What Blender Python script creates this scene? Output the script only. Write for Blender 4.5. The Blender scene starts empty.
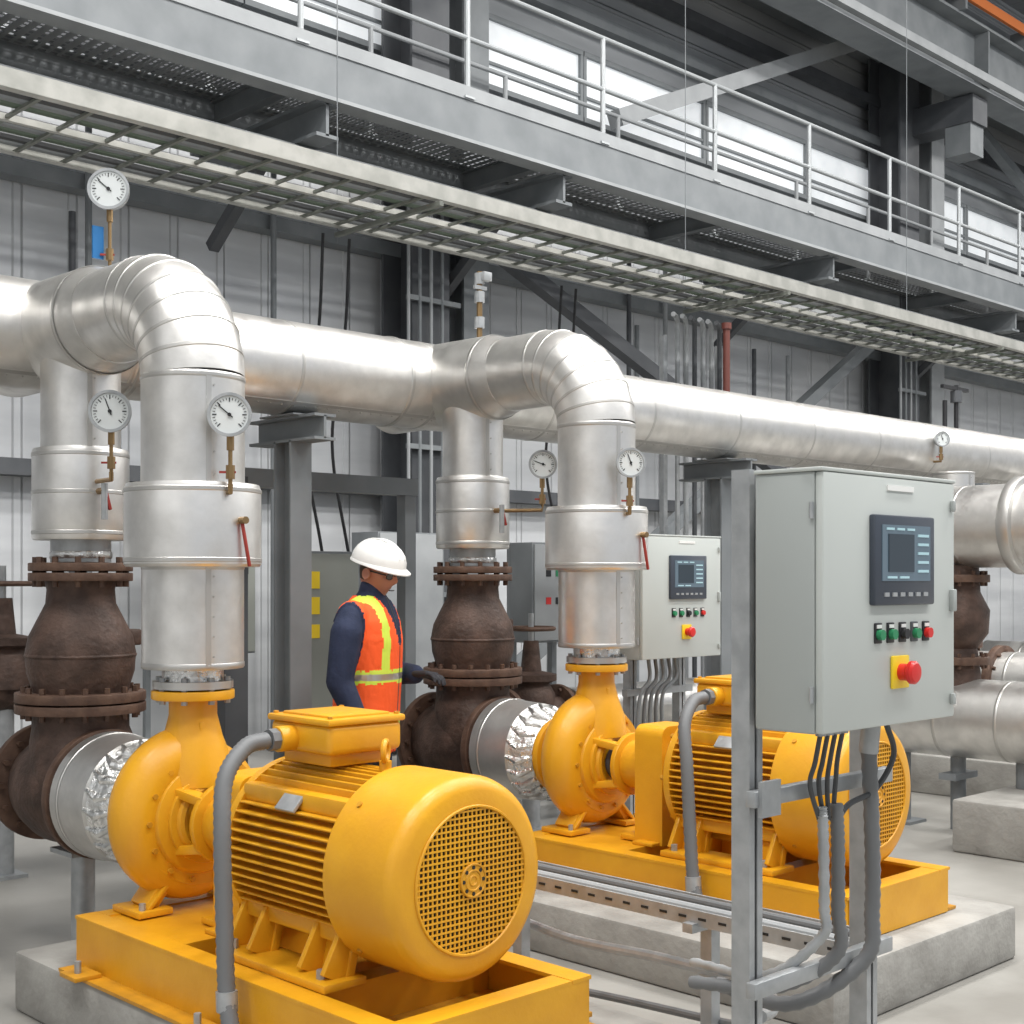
import bpy, bmesh, math, random
from mathutils import Vector, Matrix
random.seed(4)
V=Vector
S=bpy.context.scene
COL=S.collection
DX=2.275
X1=2.705
S.view_settings.view_transform='Standard'
# ------------------------------------------------------------ materials
def mat(name,c,metal=0.0,rough=0.5,c2=None,nscale=6,ndetail=4,bump=0,bscale=40,stretch=(1,1,1),rvar=0,emit=None,estr=0,contrast=(0.35,0.65)):
    m=bpy.data.materials.new(name); m.use_nodes=True
    nt=m.node_tree; b=nt.nodes['Principled BSDF']
    b.inputs['Base Color'].default_value=(*c,1); b.inputs['Metallic'].default_value=metal; b.inputs['Roughness'].default_value=rough
    tc=nt.nodes.new('ShaderNodeTexCoord'); mp=nt.nodes.new('ShaderNodeMapping'); mp.inputs['Scale'].default_value=stretch
    nt.links.new(tc.outputs['Object'],mp.inputs['Vector'])
    if c2 or rvar:
        n=nt.nodes.new('ShaderNodeTexNoise'); n.inputs['Scale'].default_value=nscale; n.inputs['Detail'].default_value=ndetail
        nt.links.new(mp.outputs[0],n.inputs['Vector'])
        if c2:
            r=nt.nodes.new('ShaderNodeValToRGB'); r.color_ramp.elements[0].position=contrast[0]; r.color_ramp.elements[1].position=contrast[1]
            r.color_ramp.elements[0].color=(*c,1); r.color_ramp.elements[1].color=(*c2,1)
            nt.links.new(n.outputs['Fac'],r.inputs['Fac']); nt.links.new(r.outputs['Color'],b.inputs['Base Color'])
        if rvar:
            q=nt.nodes.new('ShaderNodeMapRange'); q.inputs['From Min'].default_value=.3; q.inputs['From Max'].default_value=.7
            q.inputs['To Min'].default_value=max(.05,rough-rvar); q.inputs['To Max'].default_value=rough+rvar
            nt.links.new(n.outputs['Fac'],q.inputs['Value']); nt.links.new(q.outputs[0],b.inputs['Roughness'])
    if bump:
        n2=nt.nodes.new('ShaderNodeTexNoise'); n2.inputs['Scale'].default_value=bscale; n2.inputs['Detail'].default_value=5
        nt.links.new(mp.outputs[0],n2.inputs['Vector'])
        bp=nt.nodes.new('ShaderNodeBump'); bp.inputs['Strength'].default_value=bump; bp.inputs['Distance'].default_value=.02
        nt.links.new(n2.outputs['Fac'],bp.inputs['Height']); nt.links.new(bp.outputs[0],b.inputs['Normal'])
    if emit:
        b.inputs['Emission Color'].default_value=(*emit,1); b.inputs['Emission Strength'].default_value=estr
    return m
YEL=mat('yellow_paint',(.74,.365,.014),rough=.36,c2=(.66,.31,.012),nscale=5,rvar=.06,bump=.06,bscale=60)
YELD=mat('yellow_paint_worn',(.64,.30,.014),rough=.45,c2=(.47,.22,.015),nscale=9,bump=.08,bscale=50)
ALU=mat('aluminium_jacket',(.80,.785,.76),metal=.95,rough=.40,c2=(.62,.61,.59),nscale=7,ndetail=8,rvar=.09,bump=.15,bscale=7)
FOIL=mat('wrinkled_foil',(.8,.8,.79),metal=1,rough=.3,c2=(.6,.6,.59),nscale=14,rvar=.1,bump=.7,bscale=24)
BAND=mat('jacket_band',(.56,.55,.53),metal=.95,rough=.42)
RUST=mat('brown_oxide_cast_iron',(.045,.026,.019),rough=.6,c2=(.10,.06,.045),nscale=10,bump=.3,bscale=40,metal=.2)
RUSTF=mat('brown_flange',(.075,.04,.027),rough=.6,c2=(.13,.075,.05),nscale=14,bump=.2,bscale=50,metal=.2)
STEEL=mat('galvanised_steel',(.34,.355,.365),metal=.45,rough=.45,c2=(.43,.445,.455),nscale=18,ndetail=6,rvar=.05)
GREY=mat('grey_painted_steel',(.17,.185,.195),rough=.5,c2=(.22,.235,.245),nscale=3)
LGREY=mat('light_grey_steel',(.30,.315,.325),rough=.45,c2=(.36,.375,.385),nscale=3)
DGREY=mat('dark_grey_steel',(.065,.07,.078),rough=.5,c2=(.095,.10,.108),nscale=3)
RAIL=mat('rail_galvanised',(.42,.44,.45),metal=.3,rough=.4)
TRAYM=mat('tray_steel',(.48,.475,.44),metal=.3,rough=.4,c2=(.36,.36,.33),nscale=8)
RUNG=mat('tray_rung',(.15,.16,.14),rough=.5)
PANEL=mat('panel_powder_coat',(.47,.50,.48),rough=.42,c2=(.50,.53,.51),nscale=2)
PANELS=mat('panel_edge',(.36,.385,.375),rough=.45)
BLACK=mat('black_plastic',(.015,.015,.017),rough=.45)
DARK=mat('dark_recess',(.02,.018,.015),rough=.8)
HMI=mat('hmi_bezel',(.045,.055,.075),rough=.35)
SCREEN=mat('hmi_screen',(.08,.11,.14),rough=.15,emit=(.20,.30,.36),estr=.2)
SCRD=mat('screen_dark',(.03,.045,.06),rough=.2)
SCRL=mat('screen_light',(.35,.5,.55),rough=.3,emit=(.4,.7,.75),estr=.2)
RED=mat('red_plastic',(.62,.02,.015),rough=.3)
REDL=mat('dull_red_lever',(.30,.03,.02),rough=.5)
GREEN=mat('green_plastic',(.02,.22,.09),rough=.35)
YPL=mat('yellow_plate',(.85,.6,.02),rough=.4)
WHITE=mat('white_plastic',(.82,.82,.8),rough=.35)
DIAL=mat('gauge_dial',(.66,.69,.69),rough=.5)
BRASS=mat('brass',(.30,.20,.10),metal=.9,rough=.4)
BLUE=mat('blue_tag',(.02,.15,.38),rough=.4)
CONC=mat('plinth_concrete',(.27,.26,.24),rough=.85,c2=(.37,.36,.335),nscale=5,ndetail=8,bump=.25,bscale=30)
FLEX=mat('flex_conduit_grey',(.15,.155,.16),rough=.5)
CBL=mat('dark_grey_cable',(.06,.063,.067),rough=.5)
ORANGE=mat('orange_paint',(.60,.16,.03),rough=.5)
VEST=mat('hi_vis_orange',(.95,.11,.015),rough=.75,bump=.2,bscale=25)
LIME=mat('hi_vis_lime',(.62,.78,.08),rough=.6)
NAVY=mat('navy_cloth',(.010,.017,.045),rough=.85,c2=(.018,.027,.065),nscale=12,bump=.3,bscale=25)
SKIN=mat('skin',(.45,.21,.14),rough=.5)
HAIR=mat('hair',(.05,.035,.025),rough=.8)
GLOVE=mat('glove',(.02,.02,.025),rough=.8)
FLOOR=mat('floor_concrete',(.24,.23,.21),rough=.42,c2=(.35,.34,.315),nscale=1.4,ndetail=10,rvar=.1,bump=.05,bscale=30)
def clad(name,c,c2,period,depth,axis='X',metal=.15,rough=.45):
    m=mat(name,c,metal=metal,rough=rough,c2=c2,nscale=1.5,ndetail=5,stretch=(.35,1,2.5),rvar=.08)
    nt=m.node_tree;b=nt.nodes['Principled BSDF']
    tc=nt.nodes.new('ShaderNodeTexCoord'); sp=nt.nodes.new('ShaderNodeSeparateXYZ'); nt.links.new(tc.outputs['Object'],sp.inputs[0])
    d=nt.nodes.new('ShaderNodeMath'); d.operation='DIVIDE'; d.inputs[1].default_value=period; nt.links.new(sp.outputs[axis],d.inputs[0])
    f=nt.nodes.new('ShaderNodeMath'); f.operation='FRACT'; nt.links.new(d.outputs[0],f.inputs[0])
    r=nt.nodes.new('ShaderNodeValToRGB'); e=r.color_ramp.elements; e[0].position=.0;e[0].color=(1,1,1,1);e[1].position=1;e[1].color=(1,1,1,1)
    a=e.new(.06);a.color=(1,1,1,1); a=e.new(.10);a.color=(0,0,0,1); a=e.new(.9);a.color=(0,0,0,1); a=e.new(.94);a.color=(1,1,1,1)
    nt.links.new(f.outputs[0],r.inputs['Fac'])
    bp=nt.nodes.new('ShaderNodeBump'); bp.inputs['Distance'].default_value=depth; bp.inputs['Strength'].default_value=.8
    nt.links.new(r.outputs[0],bp.inputs['Height']); nt.links.new(bp.outputs[0],b.inputs['Normal'])
    return m
WALL=clad('wall_cladding',(.55,.565,.585),(.68,.695,.71),.5,.035)
WALLU=clad('wall_cladding_upper',(.36,.375,.39),(.46,.475,.49),.35,.05,'Z')
CEIL=clad('ceiling_deck',(.25,.255,.26),(.3,.31,.32),.3,.04)
GLASS=mat('translucent_glazing',(.65,.67,.68),rough=.3,c2=(.5,.52,.53),nscale=2.5,emit=(.93,.97,1),estr=.38)
def grating():
    m=bpy.data.materials.new('steel_grating'); m.use_nodes=True; nt=m.node_tree; b=nt.nodes['Principled BSDF']
    b.inputs['Base Color'].default_value=(.30,.31,.32,1); b.inputs['Metallic'].default_value=.2; b.inputs['Roughness'].default_value=.5
    tc=nt.nodes.new('ShaderNodeTexCoord'); sp=nt.nodes.new('ShaderNodeSeparateXYZ'); nt.links.new(tc.outputs['Object'],sp.inputs[0])
    outs=[]
    for ax,per in (('X',.10),('Y',.07)):
        d=nt.nodes.new('ShaderNodeMath'); d.operation='DIVIDE'; d.inputs[1].default_value=per; nt.links.new(sp.outputs[ax],d.inputs[0])
        f=nt.nodes.new('ShaderNodeMath'); f.operation='FRACT'; nt.links.new(d.outputs[0],f.inputs[0])
        l=nt.nodes.new('ShaderNodeMath'); l.operation='LESS_THAN'; l.inputs[1].default_value=.36; nt.links.new(f.outputs[0],l.inputs[0]); outs.append(l)
    mx=nt.nodes.new('ShaderNodeMath'); mx.operation='MAXIMUM'; nt.links.new(outs[0].outputs[0],mx.inputs[0]); nt.links.new(outs[1].outputs[0],mx.inputs[1])
    nt.links.new(mx.outputs[0],b.inputs['Alpha'])
    return m
GRATE=grating()
# ------------------------------------------------------------ geometry builder
def fr(a):
    a=a.normalized(); ref=V((0,0,1)) if abs(a.z)<.9 else V((1,0,0))
    u=a.cross(ref).normalized(); return a,u,a.cross(u).normalized()
def group(name,loc):
    o=bpy.data.objects.new(name,None); o.location=loc; o.empty_display_size=.1; COL.objects.link(o); return o
class B:
    def __init__(s,name,parent=None,loc=None):
        s.name=name;s.parent=parent;s.loc=loc;s.bm=bmesh.new();s.mats=[]
    def mi(s,m):
        if m not in s.mats:s.mats.append(m)
        return s.mats.index(m)
    def box(s,c,sz,m,bev=0,rot=None,seg=2):
        r=bmesh.ops.create_cube(s.bm,size=1); vs=r['verts']; i=s.mi(m)
        for v in vs:
            v.co=V((v.co.x*sz[0],v.co.y*sz[1],v.co.z*sz[2]))
        fs=list({f for v in vs for f in v.link_faces}); es=list({e for v in vs for e in v.link_edges})
        if bev>0:
            q=bmesh.ops.bevel(s.bm,geom=es,offset=min(bev,min(sz)*.45),segments=seg,profile=.5,affect='EDGES',clamp_overlap=True)
            vs=set(q['verts'])|{v for v in vs if v.is_valid}
            fs={f for v in vs for f in v.link_faces}
            vs={v for f in fs for v in f.verts}
        M=Matrix.Translation(V(c))@(rot.to_4x4() if rot else Matrix())
        for v in vs: v.co=M@v.co
        for f in fs:
            f.material_index=i; f.smooth=True
    def bar(s,p0,p1,w,h,m,bev=0,up=None):
        p0=V(p0);p1=V(p1);a=(p1-p0);L=a.length;a.normalize()
        up=V(up) if up else (V((0,0,1)) if abs(a.z)<.95 else V((0,1,0)))
        x=a.cross(up).normalized(); z=x.cross(a).normalized()
        R=Matrix((x,a,z)).transposed()
        s.box((p0+p1)/2,(w,L,h),m,bev,R)
    def ibeam(s,p0,p1,w,h,t,m,up=None):
        p0=V(p0);p1=V(p1);a=(p1-p0).normalized()
        upv=V(up) if up else (V((0,0,1)) if abs(a.z)<.95 else V((0,1,0)))
        x=a.cross(upv).normalized(); z=x.cross(a).normalized()
        s.bar(p0,p1,t,h-t,m,up=upv)
        for k in(-1,1):
            o=z*(k*(h/2-t/2)); s.bar(p0+o,p1+o,w,t,m,up=upv)
    def lathe(s,o,ax,prof,m,seg=40,mats=None):
        o=V(o);a,u,v=fr(V(ax)); rings=[];i=s.mi(m)
        for t,r in prof:
            c=o+a*t
            rings.append([s.bm.verts.new(c+(u*math.cos(2*math.pi*k/seg)+v*math.sin(2*math.pi*k/seg))*max(r,1e-4)) for k in range(seg)])
        for j in range(len(rings)-1):
            mi=s.mi(mats[j]) if mats else i
            for k in range(seg):
                f=s.bm.faces.new((rings[j][k],rings[j][(k+1)%seg],rings[j+1][(k+1)%seg],rings[j+1][k])); f.material_index=mi;f.smooth=True
        for rg in (rings[0],rings[-1]):
            f=s.bm.faces.new(rg);f.material_index=i;f.smooth=True
    def cyl(s,p0,p1,r,m,r1=None,seg=24,bev=0):
        p0=V(p0);p1=V(p1);L=(p1-p0).length; r1=r if r1 is None else r1
        if bev: pr=[(0,r-bev),(bev*.3,r-bev*.3),(bev,r),(L-bev,r1),(L-bev*.3,r1-bev*.3),(L,r1-bev)]
        else: pr=[(0,r),(L,r1)]
        s.lathe(p0,p1-p0,pr,m,seg)
    def band(s,c,ax,r,w=.02,m=None,seg=56,h=.0022):
        a=V(ax).normalized(); c=V(c)
        o=c-a*w/2; a_,u,v=fr(a); i=s.mi(m or BAND); R=[]
        for t,rr in ((0,r-.001),(w*.2,r+h),(w*.8,r+h),(w,r-.001)):
            R.append([s.bm.verts.new(o+a_*t+(u*math.cos(2*math.pi*k/seg)+v*math.sin(2*math.pi*k/seg))*rr) for k in range(seg)])
        R.append(R[0])
        for j in range(4):
            for k in range(seg):
                f=s.bm.faces.new((R[j][k],R[j][(k+1)%seg],R[j+1][(k+1)%seg],R[j+1][k])); f.material_index=i; f.smooth=True
    def sweep(s,pts,r,m,seg=12):
        pts=[V(p) for p in pts];n=len(pts);i=s.mi(m)
        rr=r if isinstance(r,(list,tuple)) else [r]*n
        T=[(pts[min(k+1,n-1)]-pts[max(k-1,0)]).normalized() for k in range(n)]
        _,u,_v=fr(T[0]); rings=[]
        for k in range(n):
            u=(u-T[k]*u.dot(T[k])).normalized(); w=T[k].cross(u)
            rings.append([s.bm.verts.new(pts[k]+(u*math.cos(2*math.pi*q/seg)+w*math.sin(2*math.pi*q/seg))*rr[k]) for q in range(seg)])
        for j in range(n-1):
            for q in range(seg):
                f=s.bm.faces.new((rings[j][q],rings[j][(q+1)%seg],rings[j+1][(q+1)%seg],rings[j+1][q]));f.material_index=i;f.smooth=True
        for rg in(rings[0],rings[-1]):
            f=s.bm.faces.new(rg);f.material_index=i;f.smooth=True
    def ring(s,c,ax,R,r,m,seg=32,sub=8):
        c=V(c);a,u,v=fr(V(ax));i=s.mi(m);g=[]
        for k in range(seg):
            d=u*math.cos(2*math.pi*k/seg)+v*math.sin(2*math.pi*k/seg)
            g.append([s.bm.verts.new(c+d*(R+r*math.cos(2*math.pi*q/sub))+a*(r*math.sin(2*math.pi*q/sub))) for q in range(sub)])
        for k in range(seg):
            for q in range(sub):
                f=s.bm.faces.new((g[k][q],g[(k+1)%seg][q],g[(k+1)%seg][(q+1)%sub],g[k][(q+1)%sub]));f.material_index=i;f.smooth=True
    def bolts(s,c,ax,R,n,r,h,m,ph=0):
        c=V(c);a,u,v=fr(V(ax))
        for k in range(n):
            t=2*math.pi*(k+ph)/n; p=c+(u*math.cos(t)+v*math.sin(t))*R
            s.cyl(p-a*h/2,p+a*h/2,r,m,seg=6)
    def flange(s,c,ax,R,th,m,nb=12,bm_=None):
        c=V(c);a=V(ax).normalized()
        s.cyl(c-a*th/2,c+a*th/2,R,m,seg=48,bev=.004)
        s.bolts(c,a,R*.86,nb,.013,th+.05,bm_ or m)
    def done(s,sharp=32):
        bm=s.bm; bmesh.ops.recalc_face_normals(bm,faces=bm.faces)
        for e in bm.edges:
            if len(e.link_faces)==2:
                try:
                    if e.calc_face_angle()>math.radians(sharp): e.smooth=False
                except ValueError: pass
        me=bpy.data.meshes.new(s.name)
        if s.parent is not None: o0=V(s.parent.location)
        elif s.loc is not None: o0=V(s.loc)
        else:
            xs=[v.co for v in bm.verts]; o0=V(((min(p.x for p in xs)+max(p.x for p in xs))/2,(min(p.y for p in xs)+max(p.y for p in xs))/2,min(p.z for p in xs)))
        for v in bm.verts: v.co-=o0
        bm.to_mesh(me);bm.free()
        for m in s.mats: me.materials.append(m)
        ob=bpy.data.objects.new(s.name,me); COL.objects.link(ob)
        if s.parent is not None: ob.parent=s.parent
        else: ob.location=o0
        return ob
def bez(pts,n=10):
    P=[V(p) for p in pts]; P=[P[0]*2-P[1]]+P+[P[-1]*2-P[-2]]; out=[]
    for i in range(1,len(P)-2):
        for k in range(n):
            t=k/n; a,b,c,d=P[i-1],P[i],P[i+1],P[i+2]
            out.append(.5*((2*b)+(c-a)*t+(2*a-5*b+4*c-d)*t*t+(3*b-a-3*c+d)*t**3))
    out.append(P[-2]); return out
# ------------------------------------------------------------ room
def slab(name,lo,hi,m):
    b=B(name,loc=(0,0,0)); lo=V(lo);hi=V(hi); b.box((lo+hi)/2,hi-lo,m); return b.done()
slab('floor',(-7,-9,-.2),(34,11.4,0),FLOOR)
slab('wall_back',(-7,11.2,0),(34,11.4,6.3),WALL)
slab('wall_back_upper',(-7,11.2,6.3),(34,11.4,12),WALLU)
slab('wall_left',(-7.2,-9,0),(-7,11.4,12),WALL)
slab('wall_right',(34,-9,0),(34.2,11.4,12),WALL)
slab('ceiling',(-7,-9,12),(34,11.4,12.2),CEIL)
k=0
for x in [a*2.4 for a in range(0,13)]:
    k+=1
    b=B('window_%d'%k); b.box((x+1.2,11.16,7.62),(2.3,.04,.76),GLASS)
    for z in (7.22,8.02): b.box((x+1.2,11.13,z),(2.38,.07,.06),GREY)
    for xx in (x+.03,x+2.37): b.box((xx,11.13,7.62),(.05,.06,.74),GREY)
    b.box((x+1.2,11.13,7.5),(2.3,.05,.03),GREY); b.done()
b=B('wall_girts')
for z in (2.6,5.1,6.35,6.9,8.4,9.0,9.7,10.5,11.2): b.box((13.5,11.06,z),(40.8,.2,.14),DGREY if z in(2.6,6.35,9.0,10.5) else GREY)
b.done()
def column(x,y=10.75,w=.42,m=DGREY,h=12,cond=True,name='steel_column'):
    g=group(name,(x,y,0))
    c=B('i_section',g); c.ibeam((x,y,0),(x,y,h),w,w,.035,m,up=(0,1,0)); c.box((x,y,.02),(w+.2,w+.15,.04),m); c.done()
    if cond:
        c=B('column_conduits',g)
        for i in range(4):
            xx=x-w/2-.10+i*.15; c.cyl((xx,y-w/2-.06,.3),(xx,y-w/2-.06,5.6),.018,GREY if i%2 else LGREY,seg=10)
        for z in (1.5,3,4.5): c.box((x,y-w/2-.04,z),(w+.2,.05,.05),GREY)
        c.done()
column(9.05,w=.5); column(9.75,w=.36,m=GREY,cond=False); column(18.6,w=.55); column(19.6,w=.4,m=LGREY,cond=False); column(-1,w=.45,cond=False);column(28.5,w=.5)
b=B('wall_bracing')
b.bar((9.6,10.45,5.3),(18.6,10.45,1.7),.16,.16,DGREY); b.bar((18.6,10.6,5.7),(10.0,10.6,.45),.16,.16,GREY)
b.bar((12.0,10.6,7.1),(18.6,10.6,10.05),.2,.2,LGREY); b.bar((19,10.6,9.8),(28,10.6,6.6),.16,.16,GREY)
b.done()
g=group('crane_runway_girder',(13.5,9.6,9.0))
b=B('girder',g); b.ibeam((-6.9,9.6,9.3),(33.9,9.6,9.3),.5,.95,.04,GREY); b.box((13.5,9.3,8.95),(40.8,.1,.12),LGREY)
for x in (-1,9.4,14,18.9,23.5,28.5):
    b.box((x,9.6,9.3),(.04,.48,.86),GREY)
for x in (-1,9.4,18.9,28.5):
    b.box((x,10.1,8.6),(.45,1.2,.4),DGREY)
    b.box((x,9.75,8.2),(.4,.4,.5),GREY)
b.done()
b=B('crane_rail',g); b.box((13.5,9.6,9.83),(40.8,.08,.1),STEEL); b.box((13.5,9.28,10.0),(40.8,.05,.14),ORANGE)
for x in range(-6,34,2): b.box((x,9.4,9.9),(.06,.3,.26),GREY)
b.done()
# ------------------------------------------------------------ walkway
g=group('elevated_walkway',(13,9.7,5.5))
YW0,YW1,ZD=9.0,10.5,5.97
b=B('edge_beams',g)
for y in (YW0,YW1):
    s_=1 if y==YW0 else -1
    b.box((13.5,y,ZD-.21),(40.8,.025,.42),GREY)
    b.box((13.5,y+s_*.06,ZD-.01),(40.8,.13,.025),GREY); b.box((13.5,y+s_*.06-(.09 if y==YW0 else 0),ZD-.41),(40.8,.2,.03),LGREY)
b.box((13.5,YW0-.02,ZD+.06),(40.8,.012,.12),LGREY)
for x in range(-6,34,3): b.ibeam((x+.5,YW0,ZD-.16),(x+.5,YW1,ZD-.16),.10,.20,.012,GREY)
for x in (-5,-2.6,3.3,6.6,9.4,14.1,18.9,23.5,28.5):
    b.ibeam((x,YW0-.05,ZD-.56),(x,10.9,ZD-.56),.22,.3,.03,GREY); b.bar((x,9.9,ZD-.7),(x,10.7,ZD-1.3),.1,.1,DGREY)
b.done()
b=B('deck_grating',g); b.box((13.5,(YW0+YW1)/2,ZD-.03),(40.8,YW1-YW0-.04,.03),GRATE); b.done()
b=B('guardrail',g)
x=10.01-1.82*9
while x<33.5:
    for y in (YW0,YW1-.1):
        b.cyl((x,y,ZD),(x,y,ZD+1.07),.026,RAIL if y==YW0 else LGREY,seg=10); b.box((x,y,ZD+.02),(.12,.08,.02),RAIL)
    x+=1.82
for y in (YW0,YW1-.1):
    for z in (1.07,.56): b.cyl((-6.9,y,ZD+z),(33.9,y,ZD+z),.024,RAIL if y==YW0 else LGREY,seg=10)
b.done()
b=B('underdeck_conduits',g)
for y,z,r,m in ((9.25,5.225,.03,LGREY),(9.5,5.225,.03,GC0:=mat('green_conduit',(.08,.11,.08),rough=.5)),(9.8,5.21,.045,DGREY)):
    b.cyl((-6.9,y,z),(33.9,y,z),r,m,seg=12)
b.done()
# ------------------------------------------------------------ cable tray
g=group('overhead_cable_tray',(13,6.2,3.84))
b=B('tray_ladder',g)
for y,s_ in((5.75,1),(6.65,-1)):
    b.box((13.5,y,3.84),(40.8,.012,.085),TRAYM)
    for z in (3.80,3.88): b.box((13.5,y+s_*.02,z),(40.8,.045,.008),TRAYM)
b.box((13.5,6.17,3.81),(40.8,.03,.03),TRAYM)
x=-6.8
while x<33.9:
    b.box((x,6.2,3.81),(.02,.88,.015),RUNG); x+=.25
b.done()
b=B('tray_cables',g)
GC=mat('green_grey_cable',(.09,.12,.09),rough=.6)
for i,y in enumerate((5.84,5.9,5.97,6.04,6.25,6.32,6.39,6.5,6.57)):
    b.cyl((-6.9,y,3.84),(33.9,y,3.84),.024,(GC,CBL,GREY)[i%3],seg=8)
b.done()
b=B('tray_hangers',g)
x=1.6
while x<33:
    b.cyl((x,6.68,3.72),(x,6.68,12.0),.0035,GREY,seg=6)
    b.box((x,6.2,3.765),(.03,.98,.025),RUNG)
    x+=3.4
b.done()
# ------------------------------------------------------------ insulated piping
def jacket(b,p0,p1,r,m=ALU,step=.5,seg=56,seam=True):
    p0=V(p0);p1=V(p1);L=(p1-p0).length;a=(p1-p0)/L
    b.cyl(p0,p1,r,m,seg=seg)
    n=max(1,round(L/step))
    for k in range(n+1):
        b.band(p0+a*(L*k/n),a,r,.026,seg=seg)
    if seam:
        _,u,v=fr(a); d=(u*.6+v*.8) if abs(a.z)<.5 else V((-.25,-1,0)).normalized()
        b.bar(p0+d*r,p1+d*r,.02,.004,BAND,up=d)
        nr=int(L/.07)
        s2=a.cross(d)
        for k in range(nr): c=p0+a*(L*(k+.5)/nr)+d*(r+.001)+s2*.02; b.cyl(c-d*.004,c+d*.003,.004,BAND,seg=6)
HY,HZ,HR=5.75,2.73,.24
g=group('insulated_header_pipe',(8,HY,HZ))
b=B('header_jacket',g); jacket(b,(-1.5,HY,HZ),(22,HY,HZ),HR,step=.9)
for x in (X1,X1+DX):
    for q in(-.35,.35): b.band((x+q,HY,HZ),(1,0,0),HR+.001,.03,h=.005)
b.done()
def elbow(b,c,p_from,p_to,r,m,n=6,seg=56):
    c=V(c);u=V(p_from);w=V(p_to)
    pts=[c+u*math.cos(math.pi/2*k/n)+w*math.sin(math.pi/2*k/n) for k in range(n+1)]
    b.sweep(pts,r+.001,m,seg=seg)
    for k in range(n+1):
        t=math.pi/2*k/n; tan=(-u*math.sin(t)+w*math.cos(t)).normalized()
        b.band(pts[k],tan,r+.001,.018,seg=seg)
def discharge(x):
    y=4.52;R=.193
    g=group('insulated_discharge_pipe',(x,y,1.3))
    b=B('vertical_jacket',g)
    jacket(b,(x,y,2.0),(x,y,2.41),R,step=.41)
    b.lathe((x,y,1.70),(0,0,1),[(0,R),(0,.248),(.01,.255),(.29,.255),(.31,.248),(.31,R)],ALU,seg=56)
    for z in (1.725,1.985): b.band((x,y,z),(0,0,1),.255,.02,seg=56)
    jacket(b,(x,y,1.33),(x,y,1.70),R-.003,step=.36)
    b.cyl((x,y,1.27),(x,y,1.335),.115,FOIL,seg=40)
    b.done()
    b=B('gored_elbow',g); elbow(b,(x,y+.33,2.41),(0,-.33,0),(0,0,.33),R,ALU,n=7); b.done(40)
    b=B('branch_jacket',g); jacket(b,(x,y+.33,2.74),(x,y+.62,2.74),R,step=.3)
    b.lathe((x,y+.60,2.735),(0,1,0),[(0,R),(.12,.225),(.62,.232),(1.0,.235)],ALU,seg=56)
    b.band((x,y+.72,2.735),(0,1,0),.225,.026)
    b.done()
    b=B('warning_lever',g); b.bar((x+.05,y-.26,1.86),(x+.075,y-.27,1.70),.010,.014,REDL,.003); b.cyl((x+.05,y-.24,1.87),(x+.05,y-.285,1.87),.014,BRASS,seg=10); b.done()
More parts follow.
